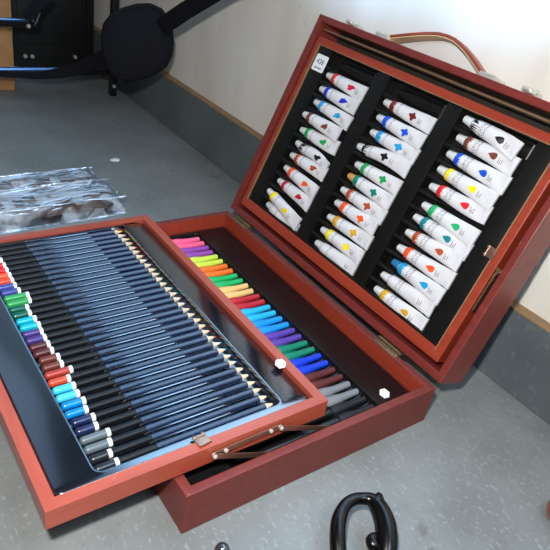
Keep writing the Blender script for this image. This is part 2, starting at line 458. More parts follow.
m = tray_insert(X0 + FW, X1 - FW, Y0 + FW, Y1 - FW, 0.0672, 0.0212 - .0005 + .002, 0.3828, -0.3515, -0.1785, PZ - PR - .0008, slope=.0006, lip=.0008, drop=.006)
for i in range(-1, 34):
    xr = PX0 + PP * (i + .5)
    if xr < .0235 or xr > .382: continue
    m.tube([(xr, -.3025, PZ - .003), (xr, -.3005, PZ + .0008), (xr, -.2985, PZ + .0012), (xr, -.226, PZ + .0012), (xr, -.2235, PZ + .0004), (xr, -.2215, PZ - .003)],
           [.0012] * 6, 8, flat=[.0015] * 6)
ti = sub(m.build('pencil_insert', NAVYPL, smooth=True, label='glossy black plastic insert with pencil grooves'), tray)
sub(sticker_hex(0.3405, -0.1500, 0.0702, 0.0058).build('sticker', STICK, label='white six-sided sticker'), tray)
sub(swivel_clip(Matrix.Translation((0.3925, -0.2665, TZ)) @ Matrix.Rotation(PI / 2 + .12, 4, 'Z')), tray)

# --- folding arms on the near side
xa = 0.4040
def bar(m, a, b_, x, w=.0052, t=.0011):
    A = Vector((x, a[0], a[1])); B = Vector((x, b_[0], b_[1])); d = (B - A).normalized(); n = Vector((0, -d.z, d.y)) * w / 2
    la, lb = [], []
    out = []
    for k in range(9):
        an = PI / 2 + PI * k / 8; out.append(A + d * math.cos(an) * w / 2 + n * math.sin(an))
    for k in range(9):
        an = -PI / 2 + PI * k / 8; out.append(B + d * math.cos(an) * w / 2 + n * math.sin(an))
    m.rings([[(p.x - t / 2, p.y, p.z) for p in out], [(p.x + t / 2, p.y, p.z) for p in out]])
pL, pR = (-.2603, .0608), (-.1935, .0628)
m = MB(); bar(m, pL, pR, xa - .0012)
cpl = P(m.build('coupler_bar', BRONZE, label='flat metal bar along the near side of the pencil tray'))
for q in (pL, pR):
    m = MB(); bar(m, q, (q[0] + .073, q[1] - .0335), xa + .0008)
    P(m.build('folding_arm', BRONZE))
    m = MB(); m.lathe([(xa - .0018, .0022), (xa + .0018, .0022), (xa + .0028, .0012)], 'X', 12, (0, q[0], q[1]))
    P(m.build('rivet', STEEL, smooth=True))
for f in (.17, .85):
    m = MB(); q = (pL[0] + (pR[0] - pL[0]) * f, pL[1] + (pR[1] - pL[1]) * f)
    m.lathe([(xa - .0018, .0019), (xa + .0008, .0019), (xa + .0016, .001)], 'X', 12, (0, q[0], q[1]))
    P(m.build('rivet', STEEL, smooth=True))
bpy.context.view_layer.update()

# ------------------------------------------------------------------ coloured pencils
#  from the near end towards the far end: (colour, words) per pair
pairs = [((28, 30, 36), 'black'), ((88, 98, 104), 'grey'), ((24, 34, 74), 'navy blue'), ((0, 118, 190), 'bright blue'),
         ((60, 185, 222), 'sky blue'), None, ((98, 46, 36), 'brown'), ((78, 30, 38), 'maroon'), ((64, 48, 116), 'violet'),
         ((0, 166, 190), 'turquoise'), ((0, 84, 66), 'dark green'), ((46, 146, 78), 'leaf green'), ((58, 66, 142), 'indigo'),
         None, ((222, 26, 26), 'red'), None, None]
seq = []     # near -> far, (rgb, phrase)
for k, pr in enumerate(pairs):
    if pr:
        c, w = pr
        seq += [(c, f'coloured pencil with {w} end cap, nearer of the {w} pair'), (c, f'coloured pencil with {w} end cap, farther of the {w} pair')]
    elif k == 5:
        seq += [((196, 66, 38), 'coloured pencil with orange-red end cap beside a sky blue one'), ((158, 52, 44), 'coloured pencil with long brick red end cap beside a brown one')]
    elif k == 13:
        seq += [((226, 66, 28), 'coloured pencil with orange end cap beside an indigo one'), ((230, 80, 48), 'coloured pencil with coral orange end cap beside a red one')]
    elif k == 15:
        seq += [((235, 215, 40), 'coloured pencil with yellow tip, fourth from the far end of the tray'), ((232, 130, 170), 'coloured pencil with pale pink tip, third from the far end of the tray')]
    else:
        seq += [((240, 215, 40), 'coloured pencil with yellow tip, second from the far end of the tray'), ((236, 96, 140), 'coloured pencil with pink tip, at the far end of the tray')]
capend = [.0162, .0147, .0190, .0215, .0153, .0165, .0159, .0173, .0165, .0165, .0160, .0215, .0155, .0155, .0150, .0155, .0155, .0155, .0160, .0160, .0150, .0155, .0210, .0215] + [.0160] * 10
tipc = {0: (24, 24, 28), 1: (30, 30, 34), 2: (110, 112, 112), 3: (110, 112, 112)}
def pencil_parts(root, rgb, ce, tip, key):
    cm = plain('pencil_colour_' + key, rgb, 0.3, coat=0.3, vary=.03)
    tm = plain('pencil_lead_' + key, tip, 0.5, vary=.03)
    R_ = PR
    m = MB(); m.lathe([(0, .0008), (.0004, .0022), (.0014, R_ * .93), (.003, R_ * 1.03), (ce, R_ * 1.03)], 'Y', 14)
    m.build('end_cap', cm, root, smooth=True)
    m = MB(); m.lathe([(ce, R_ * 1.06), (ce + .0032, R_ * 1.06)], 'Y', 14); m.build('white_ring', WHITE, root, smooth=True)
    m = MB(); m.lathe([(ce + .0032, R_), (.052, R_)], 'Y', 14); m.build('barrel_no_sheen', PENDK, root, smooth=True, label='end of the barrel painted blacker where the blue sheen stops')
    m = MB(); m.lathe([(.052, R_), (.1585, R_)], 'Y', 14); m.build('barrel', PENCIL, root, smooth=True)
    m = MB(); m.lathe([(.1585, R_ * .97), (.1668, .0011)], 'Y', 14); m.build('sharpened_wood', RAW, root, smooth=True)
    m = MB(); m.lathe([(.1668, .0011), (.1700, .0002)], 'Y', 10); m.build('lead', tm, root, smooth=True)
for i, (rgb, lab) in enumerate(seq):
    x = PX0 + PP * (33 - i)
    r = empty('coloured_pencil', (x + rnd.uniform(-.0002, .0002), -.3503 + rnd.uniform(-.0006, .0006) + (.0015 if i in (5, 12, 13) else 0), PZ))
    r.rotation_euler = (0, rnd.uniform(0, 3), rnd.uniform(-.002, .002))
    tag(r, lab, 'pencil', 'coloured pencils in the raised tray')
    pencil_parts(r, rgb, capend[i], tipc.get(i, rgb), f'{rgb[0]}_{rgb[1]}_{rgb[2]}')

# ------------------------------------------------------------------ felt pens (near -> far)
fp = [((26, 28, 34), 'black', 2), ((118, 122, 128), 'grey', 2), ((84, 36, 36), 'dark brown', 2), ((14, 58, 196), 'royal blue', 2),
      ((8, 120, 96), 'teal green', 2), ((84, 58, 156), 'violet', 2), ((18, 140, 226), 'azure blue', 2), ((30, 170, 226), 'light blue', 2),
      ((178, 34, 48), 'crimson', 2), ((238, 188, 120), 'peach', 2), ((26, 172, 92), 'green', 2), ((238, 112, 34), 'orange', 2),
      ((200, 222, 74), 'lime yellow', 2), ((142, 66, 160), 'purple', 2), ((250, 96, 140), 'pink', 2)]
idx = 29
for rgb, w, n in fp:
    cm = plain('felt_pen_cap_' + w.replace(' ', '_'), rgb, 0.38, vary=.03)
    for k in range(n):
        x = MX0 + MP * idx
        r = empty('felt_pen', (x + rnd.uniform(-.0002, .0002), -.0598 + rnd.uniform(-.0005, .0005), 0.0222))
        r.rotation_euler = (0, 0, rnd.uniform(-.004, .004))
        tag(r, f'felt pen with {w} cap, {"nearer" if k == 0 else "farther"} of the {w} pair', 'pen', 'felt pens in the case base')
        m = MB(); m.lathe([(-.047, .0062), (-.035, .0062), (-.029, .0053), (-.022, .0043), (-.010, .0038), (-.0003, .0036), (0, .0033)], 'Y', 16)
        m.build('cap', cm, r, smooth=True)
        m = MB(); m.lathe([(-.140, .0035), (-.138, .0045), (-.047, .0050)], 'Y', 14); m.build('barrel', FRAMEB, r, smooth=True)
        m = MB(); m.lathe([(-.1455, .0030), (-.140, .0034)], 'Y', 12); m.build('end_plug', cm, r, smooth=True)
        idx -= 1

# ------------------------------------------------------------------ paint tubes
c1 = [(0.0529,0.2321,0.1292,0.2298),(0.0520,0.2127,0.1291,0.2113),(0.0531,0.1944,0.1292,0.1900),(0.0457,0.1734,0.1251,0.1718),
      (0.0522,0.1534,0.1292,0.1558),(0.0557,0.1353,0.1245,0.1284),(0.0562,0.1170,0.1314,0.1190),(0.0564,0.0981,0.1324,0.0925),
      (0.0559,0.0778,0.1310,0.0741),(0.0492,0.0582,0.1318,0.0451),(0.0556,0.0406,0.1265,0.0357)]
c2 = [(0.1639,0.2330,0.2454,0.2309),(0.1652,0.2138,0.2452,0.2106),(0.1666,0.1947,0.2461,0.1928),(0.1564,0.1722,0.2463,0.1756),
      (0.1687,0.1518,0.2460,0.1530),(0.1669,0.1351,0.2469,0.1334),(0.1670,0.1161,0.2470,0.1147),(0.1679,0.0980,0.2449,0.0989),
      (0.1678,0.0775,0.2473,0.0802),(0.1682,0.0586,0.2474,0.0597),(0.1698,0.0402,0.2468,0.0409)]
c3 = [(0.2790,0.2529,0.3552,0.2445),(0.2802,0.2328,0.3608,0.2300),(0.2800,0.2131,0.3632,0.2102),(0.2793,0.1943,0.3611,0.1905),
      (0.2810,0.1735,0.3624,0.1759),(0.2846,0.1516,0.3646,0.1489),(0.2826,0.1354,0.3651,0.1330),(0.2832,0.1159,0.3639,0.1193),
      (0.2834,0.0960,0.3658,0.0983),(0.2873,0.0785,0.3656,0.0773),(0.2827,0.0586,0.3635,0.0613),(0.2840,0.0401,0.3659,0.0397)]
RD, CR, BL, CY, BR, GN, BK, OB, OR, YE, WH = (214, 48, 34), (176, 18, 52), (22, 42, 190), (18, 150, 208), (116, 58, 42), (24, 158, 78), (20, 20, 22), (170, 72, 34), (240, 82, 24), (244, 222, 20), (206, 206, 208)
DR, TL, TG, OC, AZ = (112, 32, 32), (14, 128, 140), (8, 124, 104), (214, 160, 24), (20, 80, 210)
k1 = [(RD, 'red', (204, 24, 70)), (BL, 'dark blue', None), (CY, 'sky blue', None), (BR, 'brown', None), (GN, 'green', None), (BK, 'black', None), (OB, 'rust brown', None),
      (OR, 'orange', None), (CR, 'crimson', (190, 24, 44)), (YE, 'yellow', None), (WH, 'white', None)]
k2 = [(DR, 'dark red', None), (AZ, 'blue', None), (CY, 'sky blue', None), (BK, 'black', None), (GN, 'green', None), (TG, 'teal green', None), (OB, 'rust brown', None),
      (OR, 'orange red', None), (OC, 'ochre', None), (YE, 'yellow', None), (WH, 'white', None)]
k3 = [(BK, 'black', None), (BR, 'brown', None), (AZ, 'blue', None), (YE, 'yellow', None), ((216, 32, 40), 'red', None), ((30, 170, 104), 'green', None), (TL, 'teal', None),
      (OB, 'rust brown', (180, 80, 44)), (OR, 'orange', None), (CY, 'sky blue', None), (WH, 'white', None), (OC, 'golden yellow', None)]

def sm(t): t = max(0, min(1, t)); return t * t * (3 - 2 * t)
def tube_shape(Ln, seed, wide):
    """returns half-width, half-thickness functions of distance u from the cap start, and the body start"""
    rr = random.Random(seed); ph = rr.uniform(0, 6); am = rr.uniform(.0002, .0006)
    u0 = .0115
    def hw(u):
        t = (u - u0) / (Ln - u0)
        if t < .06: return .0050 + (.0074 - .0050) * sm(t / .06)
        return .0074 + (wide - .0074) * sm((t - .06) / .94) ** .8
    def ht(u):
        t = (u - u0) / (Ln - u0)
        if t < .06: return .0050 + (.0070 - .0050) * sm(t / .06)
        return .0070 * (1 - sm((t - .06) / .90)) + .0007
    def crease(u, v):
        t = (u - u0) / (Ln - u0)
        k = min(1, max(0, (t - .15) * 2))
        return k * (am * math.sin(u * 190 + v * 260 + ph) + .0003 * math.sin(u * 420 - v * 500 + ph * 2))
    return hw, ht, crease, u0
NS = 20
def surf(hw, ht, cr, u, v, off):
    w = hw(u); q = max(-.985, min(.985, v / w))
    return (u, v, ht(u) * math.sqrt(1 - q * q) + cr(u, v) + off)
def make_tube(root, Ln, seed, rgb, word, splat, col, wide, capcol=None, bend=0.0, twist=False):
    hw, ht, cr, u0 = tube_shape(Ln, seed, wide)
    def bd(p):
        u, v, h = p; t = max(0, (u - .02) / (Ln - .02))
        return (u, v + bend * math.sin(PI * t), h - .0052 * t * 0)
    # body
    m = MB(); loops = []
    us = [u0, u0 + .0006, u0 + .002, u0 + .004] + [u0 + .004 + (Ln - u0 - .004) * k / 16 for k in range(1, 17)]
    for u in us:
        lo = []
        for k in range(NS):
            a = 2 * PI * k / NS; w = hw(u); t_ = ht(u)
            if u == u0: w, t_ = .0042, .0042
            v = w * math.cos(a); h = t_ * math.sin(a)
            if math.sin(a) >= 0: h += cr(u, v)
            elif math.sin(a) < 0: h *= .9
            lo.append(bd((u, v, h)))
        loops.append(lo)
    m.rings(loops)
    m.build('tube_body', TUBEW, root, smooth=True, angle=60)
    # crimped foot
    m = MB(); w = hw(Ln)
    m.rings([[bd((Ln - .004, s * w * 1.0, h)) for s, h in ((-1, -.0013), (1, -.0013), (1, .0014), (-1, .0014))],
             [bd((Ln, s * w * 1.01, h)) for s, h in ((-1, -.0012), (1, -.0012), (1, .0012), (-1, .0012))]])
    m.build('crimped_end', TUBEW, root)
    # cap
    m = MB(); prof = [(0, .0034), (.0005, .0041), (.0100, .0052), (.0113, .0052), (.0116, .0046)]
    m.lathe(prof, 'X', 18)
    cm = plain('cap_paint_' + str(capcol[0]), capcol, .4) if capcol else CAPW
    m.build('cap', cm, root, smooth=True, label=None if not capcol else 'tinted cap')
    cmat = plain('paint_swatch_%d_%d_%d' % rgb, rgb, .4, vary=.04)
    rr = random.Random(seed * 13 + 5)
    # jagged colour band
    if word != 'white':
        m = MB(); bm = m.bm; nv = 18
        bw = .0074 if col != 3 else .0064
        ua = u0 + .0030
        rows = []
        jag = [rr.uniform(.0, 1) if k % 2 else rr.uniform(-.6, .1) for k in range(nv + 1)]
        for k in range(nv + 1):
            a = -PI * .47 + PI * .94 * k / nv
            rw = []
            ub = ua + bw + jag[k] * (.0100 if word == 'black' else .0032)
            for q in range(5):
                u = ua + (ub - ua) * q / 4
                v = hw(u) * math.sin(a); h = ht(u) * math.cos(a)
                rw.append(bm.verts.new(bd((u, v * 1.012, h + cr(u, v) + .00022))))
            rows.append(rw)
        for A, B in zip(rows[:-1], rows[1:]):
            for q in range(4): bm.faces.new((A[q], A[q + 1], B[q + 1], B[q]))
        m.build('colour_band', cmat, root, smooth=True, label=word + ' band')
    # paint splat
    sc = plain('splat_%d_%d_%d' % (splat or rgb), splat or rgb, .4, vary=.04)
    uc = {1: .0515, 2: .051, 3: .052}[col]
    m = MB(); bm = m.bm; n = 28; ring = []
    for k in range(n):
        a = 2 * PI * k / n
        if col == 3:       # drop, point toward the cap
            du = -.0054 * math.cos(a); dv = .0050 * math.sin(a) * abs(math.sin(a / 2)) ** 1.3
        elif col == 2:     # four-lobed blot
            r_ = .0044 * (1 + .26 * math.cos(4 * a + .5) + .10 * math.sin(3 * a)); du, dv = r_ * math.cos(a) * 1.05, r_ * math.sin(a) * .95
        else:              # slanting smear
            r_ = .0042 * (1 + .18 * math.sin(3 * a + seed) + .12 * math.cos(5 * a)); du, dv = r_ * math.cos(a) * 1.25, r_ * math.sin(a) * .8 + .0012 * math.cos(a)
        ring.append((uc + du, dv))
    if word != 'white':
        cv = bm.verts.new(bd(surf(hw, ht, cr, uc, 0, .0003)))
        mid = [bm.verts.new(bd(surf(hw, ht, cr, uc + (u - uc) * .5, v * .5, .0003))) for u, v in ring]
        out = [bm.verts.new(bd(surf(hw, ht, cr, u, v, .0003))) for u, v in ring]
        for k in range(n):
            j = (k + 1) % n
            bm.faces.new((cv, mid[k], mid[j])); bm.faces.new((mid[k], out[k], out[j], mid[j]))
        m.build('paint_splat', sc, root, smooth=True, label=word + (' drop mark' if col == 3 else ' splash mark'))
    else: bm.free()
    # lettering across the tube
    def put(txt, size, uc, name):
        src = txts[(txt, size)]
        me = src.copy()
        for vtx in me.vertices:
            x, y = vtx.co.x, vtx.co.y
            vtx.co = Vector(bd(surf(hw, ht, cr, uc - y, x, .0003)))
        me.materials.clear(); me.materials.append(INK)
        o = bpy.data.objects.new(name, me); C.objects.link(o); o.parent = root
    if col == 3:
        put('ACRYLIC', .0042, u0 + .0175, 'lettering'); put('COLOUR', .0042, u0 + .0220, 'lettering')
    else:
        put('COLOUR', .0036, u0 + .0175, 'lettering')
    m = MB(); bm = m.bm
    out = []
    for ua, va, wd in ((.0600, -.0045, .0062), (.0620, -.0045, .0040), (.0640, -.0045, .0054)):
        out += [(ua, va + .0002), (ua, va + wd), (ua + .0006, va + wd), (ua + .0006, va + .0002)]
    out += [(.0646, -.0045), (.0600, -.0045)]
    lo = [(u, v) for u, v in out]
    bm.faces.new([bm.verts.new(bd(surf(hw, ht, cr, u, v, .0004))) for u, v in lo])
    bmesh.ops.triangulate(bm, faces=bm.faces)
    m.build('small_print', INK, root)

txts = {(t, s): text_mesh(t, s) for t, s in (('ACRYLIC', .0042), ('COLOUR', .0042), ('COLOUR', .0036))}
where = {1: 'left', 2: 'middle', 3: 'right'}
sd = 1
for col, (cc, kk) in enumerate(((c1, k1), (c2, k2), (c3, k3)), 1):
    for i, ((xa_, sa, xb, sb), (rgb, w, spl)) in enumerate(zip(cc, kk)):
        Ln = math.hypot(xb - xa_, sb - sa); Ln = max(Ln, .074)
        an = math.atan2(sb - sa, xb - xa_)
        lift = 0.0
        if (col, i) in ((1, 9), (1, 3), (3, 0)): lift = .003
        if (col, i) in ((1, 10), (3, 1)): lift = -.001
        # tilt so that the foot lies on top of its neighbour's edge
        M = T @ Matrix.Translation((xa_, sa, -.0130 + lift)) @ Matrix.Rotation(an, 4, 'Z') @ Matrix.Rotation(-.02 - .018 * (i % 2), 4, 'Y')
        r = empty('paint_tube', M=M)
        capcol = (206, 160, 92) if (col, i) == (2, 5) else ((40, 120, 170) if (col, i) == (3, 9) else None)
        wide = .0101 if col == 3 else .0096
        if (col, i) == (1, 5): wide = .0072
        extra = {(2, 5): ' and a tan cap', (3, 9): ' and a blue-stained cap', (1, 5): ', squashed and wrinkled', (1, 9): ', lying over a white tube', (2, 3): ', squeezed and creased'}.get((col, i), '')
        tag(r, f'white paint tube marked {w}{extra}, {where[col]} column of the lid', 'paint tube', 'paint tubes in the lid')
        make_tube(r, Ln, sd, rgb, w, spl, col, wide, capcol, bend={(1, 5): .003, (2, 3): .0025, (3, 4): -.0015, (1, 4): -.001, (3, 0): .001}.get((col, i), rnd.uniform(-.0004, .0004)))
        sd += 1
for me in txts.values(): bpy.data.meshes.remove(me)

# ------------------------------------------------------------------ clear plastic packages on the floor
def clear_mat():
    m = bpy.data.materials.new('clear_crinkled_plastic'); m.use_nodes = True
    nt = m.node_tree; nt.nodes.clear()
    out = nt.nodes.new('ShaderNodeOutputMaterial'); tr = nt.nodes.new('ShaderNodeBsdfTransparent'); gl = nt.nodes.new('ShaderNodeBsdfGlossy')
    df = nt.nodes.new('ShaderNodeBsdfDiffuse')
    tr.inputs['Color'].default_value = (.86, .88, .9, 1)
    gl.inputs['Roughness'].default_value = .12; gl.inputs['Color'].default_value = (.9, .93, 1, 1)
    df.inputs['Color'].default_value = (.62, .68, .76, 1)  # pale diffuse patches paint in the highlights on the crinkles
    tc = nt.nodes.new('ShaderNodeTexCoord'); n = nt.nodes.new('ShaderNodeTexNoise'); n.inputs['Scale'].default_value = 17; n.inputs['Detail'].default_value = 2
    n.inputs['Distortion'].default_value = 1.5
    mp = nt.nodes.new('ShaderNodeMapping'); mp.inputs['Scale'].default_value = (3.2, .8, 1)
    nt.links.new(tc.outputs['Object'], mp.inputs['Vector']); nt.links.new(mp.outputs['Vector'], n.inputs['Vector'])
    bp = nt.nodes.new('ShaderNodeBump'); bp.inputs['Strength'].default_value = 1; bp.inputs['Distance'].default_value = .01
    nt.links.new(n.outputs['Fac'], bp.inputs['Height']); nt.links.new(bp.outputs['Normal'], gl.inputs['Normal'])
    r = nt.nodes.new('ShaderNodeValToRGB'); r.color_ramp.elements[0].position = .44; r.color_ramp.elements[1].position = .60
    r.color_ramp.elements[0].color = (.02, .02, .02, 1); r.color_ramp.elements[1].color = (.78, .78, .78, 1)
    nt.links.new(n.outputs['Fac'], r.inputs['Fac'])
    m1 = nt.nodes.new('ShaderNodeMixShader'); m2 = nt.nodes.new('ShaderNodeMixShader')
    nt.links.new(r.outputs['Color'], m1.inputs['Fac']); nt.links.new(tr.outputs[0], m1.inputs[1]); nt.links.new(df.outputs[0], m1.inputs[2])
    m2.inputs['Fac'].default_value = .28
    nt.links.new(m1.outputs[0], m2.inputs[1]); nt.links.new(gl.outputs[0], m2.inputs[2]); nt.links.new(m2.outputs[0], out.inputs['Surface'])
    return m
CLEAR = clear_mat()
CARD = plain('brown_card', (132, 112, 102), .7)
DKCARD = plain('dark_card', (46, 52, 60), .5)
def package(x0, x1, y0, y1, h, label, seed, rz):
    rr = random.Random(seed)
    cx, cy = (x0 + x1) / 2, (y0 + y1) / 2
    root = empty('plastic_package', (cx, cy, 0)); root.rotation_euler = (0, 0, rz)
    tag(root, label, 'package', 'clear plastic packages on the floor')
    w, l = (x1 - x0) / 2, (y1 - y0) / 2
    m = MB(); loops = []
    ny = 30
    for k in range(ny + 1):
        y = -l + 2 * l * k / ny
        prof = [(-1.12, .02), (-1.0, .06), (-.95, .75), (-.85, 1), (-.3, .96), (.2, 1.02), (.85, 1), (.95, .75), (1.0, .06), (1.12, .02)]
        lo = []
        e_ = 1 if 1 < k < ny - 1 else (.9 if k in (1, ny - 1) else .3)
        for u, v in prof:
            lo.append((w * u * (.97 if e_ < 1 else 1) + rr.uniform(-.0012, .0012), y + rr.uniform(-.001, .001), max(.0006, h * v * e_ + (rr.uniform(-.0018, .0018) if v > .5 else 0))))
        loops.append(lo)
    m.rings(loops, False, False, closed=False)
    bmesh.ops.bevel
    m.build('clear_cover', CLEAR, root, smooth=True, angle=25)
    m = MB(); m.box(-w * .9, w * .9, -l * .97, l * .97, .0008, .002)
    m.build('backing_card', DKCARD, root)
    m = MB(); m.box(-w * .55, w * .55, -l * .88, l * .90, .004, h * .72, .003)
    m.build('inner_strip', CARD, root, smooth=True, label='brown strip inside the clear cover')
    m = MB()
    for k in range(5):
        y = -l * .8 + 2 * l * .8 * (k + rr.uniform(.1, .8)) / 5
        m.box(-w * rr.uniform(.1, .8), w * rr.uniform(.1, .8), y, y + rr.uniform(.012, .022), h * .72, h * .78, .0015)
    m.build('white_piece', STICK, root, smooth=True)
    # folded rim highlights
    m = MB()
    for s in (-1, 1):
        m.tube([(s * w * .92 + rr.uniform(-.002, .002), -l + 2 * l * k / 14, h * 1.0 + rr.uniform(-.0015, .0015)) for k in range(15)], .0016, 6)
    m.tube([(u * w * .9, l * .98, h * .8 + rr.uniform(-.001, .001)) for u in (-1, -.5, 0, .5, 1)], .0018, 6)
    m.build('cover_rim', CLEAR, root, smooth=True)
package(-.2500, -.1990, -.47, -.108, .019, 'clear crinkled plastic package on the floor, farther from the case', 3, .02)
package(-.1800, -.1130, -.46, -.106, .028, 'clear crinkled plastic package beside the pencil tray, nearer the case', 5, .03)

# ------------------------------------------------------------------ black frame stand, panel, strap and pad at the back left
st = empty('frame_stand', (-.662, .10, 0)); tag(st, 'black metal frame stand with bolts and rods with painted blue reflections by the wall', 'stand')
def rel(m, M0=(-.662, .10, 0)): bmesh.ops.translate(m.bm, vec=(-M0[0], -M0[1], -M0[2]), verts=m.bm.verts); return m
m = MB(); m.box(-.672, -.655, .093, .107, 0, .36, .002); rel(m).build('post', FRAMEB, st, smooth=True)
m = MB(); m.box(-.672, -.655, -.345, -.331, 0, .36, .002); rel(m).build('post', FRAMEB, st, smooth=True)
m = MB(); m.box(-.678, -.661, -.335, .098, .046, .058, .002); rel(m).build('crossbar', FRAMEB, st, smooth=True)
m = MB(); m.tube([(-.653, -.335, .0640), (-.653, -.028, .0615)], .0062, 12); rel(m).build('sheen_rod', RODSHEEN, st, smooth=True, label='metal rod with its blue reflection painted in')
m = MB(); m.tube([(-.668, -.12, .064), (-.668, .095, .050)], .0015, 8); rel(m).build('thin_rod', STEEL, st, smooth=True, label='thin chrome rod')
m = MB(); m.box(-.678, -.661, -.335, -.06, .144, .158, .002); rel(m).build('crossbar', FRAMEB, st, smooth=True)
m = MB(); m.tube([(-.657, -.335, .161), (-.657, -.072, .158)], .0030, 12); rel(m).build('sheen_rod', RODSHEEN, st, smooth=True, label='metal rod with its blue reflection painted in')
m = MB(); m.tube([(-.664, -.072, .150), (-.672, -.030, .235), (-.680, 0.0, .30)], [.011, .010, .009], 10, flat=.005); rel(m).build('brace', FRAMEB, st, smooth=True)
for y, z in ((.1003, .0235), (-.083, .148)):
    m = MB(); m.lathe([(-.656, .0045), (-.652, .0042), (-.6495, .0026), (-.649, .0006)], 'X', 14, (0, y, z)); rel(m).build('bolt', STEEL, st, smooth=True)

pn = empty('equipment_case', (-.89, .025, 0)); tag(pn, 'tall black panelled case standing by the wall behind the frame stand', 'case')
def rel2(m): return rel(m, (-.89, .025, 0))
m = MB(); m.box(-.93, -.852, -.075, .1295, .006, .62, .003); rel2(m).build('body', PANELB, pn, smooth=True)
for y in (-.068, .116): 
    m = MB(); m.box(-.855, -.846, y - .006, y + .006, .0, .62, .002); rel2(m).build('corner_rail', FRAMEB, pn, smooth=True)
m = MB(); m.box(-.852, -.849, -.05, .10, .065, .30, .002); rel2(m).build('front_panel', PANELB, pn, smooth=True)
for y, z in ((-.020, .035), (-.036, .036), (.082, .034)):
    m = MB(); m.lathe([(-.852, .0045), (-.847, .0045), (-.845, .0025)], 'X', 12, (0, y, z)); rel2(m).build('bolt', STEEL, pn, smooth=True)

wl = empty('timber_post', (-.735, -.16, 0)); tag(wl, 'pale square timber post standing at the left edge of the picture', 'post')
m = MB(); m.box(-.750, -.715, -.20, -.098, 0, .122, .004); rel(m, (-.735, -.16, 0)).build('lower_block', CREAMW, wl, smooth=True)
m = MB(); m.box(-.775, -.751, -.20, -.088, 0, .50, .003); rel(m, (-.735, -.16, 0)).build('upright', CREAMW, wl, smooth=True)

# padded strap (pad facing the camera) held on the stand
CAM = Vector((0.689041, -0.476852, 0.456989))
def ray(u, v, y=None, x=None, dist=None):
    R0 = ((0.5666397, 0.8085115, 0.1588352), (0.5071648, -0.1903088, -0.8405750), (-0.6493868, 0.5568589, -0.5178851))
    d = Vector(((u - 275) / 627.22, (v - 275) / 627.22, 1))
    w = Vector([sum(R0[r][c] * d[r] for r in range(3)) for c in range(3)])
    if y is not None: return CAM + w * ((y - CAM.y) / w.y)
    if x is not None: return CAM + w * ((x - CAM.x) / w.x)
    return CAM + w * dist
pc = ray(137, 44, y=.030)
pd = empty('strap_pad', pc); tag(pd, 'black padded shoulder strap pad slung in front of the frame stand', 'strap')
zax = (CAM - pc).normalized(); xax = Vector((0, 0, 1)).cross(zax).normalized(); yax = zax.cross(xax)
Mp = Matrix((xax, yax, zax)).transposed().to_4x4()
def padloop(s, z, z2=None):
    out = [(-27, -22), (-31, -10), (-32, 2), (-30, 14), (-24, 23), (-14, 30), (-2, 35), (10, 37), (20, 34), (27, 27), (31, 17), (33, 5), (32, -7), (28, -17), (20, -24), (10, -30), (0, -34), (-9, -36), (-17, -34), (-23, -29)]
    k = .00200 * s
    return [(a * k, b_ * k * .96, z) for a, b_ in out]
m = MB(); m.rings([padloop(.80, -.016), padloop(.97, -.010), padloop(1.0, 0), padloop(.96, .010), padloop(.88, .013), padloop(.6, .019), padloop(.25, .0215)])
pad = m.build('pad', FABRIC, pd, M=Mp, smooth=True, angle=80)
m = MB(); lp = padloop(.90, .0128); m.tube([Vector(p) for p in lp + lp[:1]], .0016, 8, up=(0, 0, 1)); m.build('piping', FABRIC, pd, M=Mp, smooth=True)
def strapmesh(pts, w, name):
    m = MB(); loops = []
    pts = [Vector(p) for p in pts]
    for i, p in enumerate(pts):
        t = (pts[min(i + 1, len(pts) - 1)] - pts[max(i - 1, 0)]).normalized()
        n = (CAM - p).normalized(); s = t.cross(n).normalized()
        ww = w[i] / 2
        loops.append([p - pc + s * ww + n * .0012, p - pc - s * ww + n * .0012, p - pc - s * ww - n * .0012, p - pc + s * ww - n * .0012])
    m.rings(loops)
    return m.build(name, FABRIC, pd, smooth=True, angle=30)
strapmesh([ray(160, 28, y=.050), ray(172, 20, y=.055), ray(185, 11, y=.058), ray(200, 2, y=.060), ray(225, -13, y=.064), ray(262, -34, y=.07)], [.026, .029, .028, .027, .026, .026], 'webbing')
strapmesh([ray(115, 52, x=-.575), ray(100, 60, x=-.60), ray(80, 68, x=-.625), ray(60, 73, x=-.630), ray(38, 76, x=-.640), ray(0, 74, x=-.640), ray(-40, 72, x=-.640)], [.036, .033, .029, .022, .014, .012, .012], 'webbing')
strapmesh([ray(26, 20, x=-.630), ray(34, 8, x=-.630), ray(50, -8, x=-.630)], [.020, .022, .022], 'webbing')

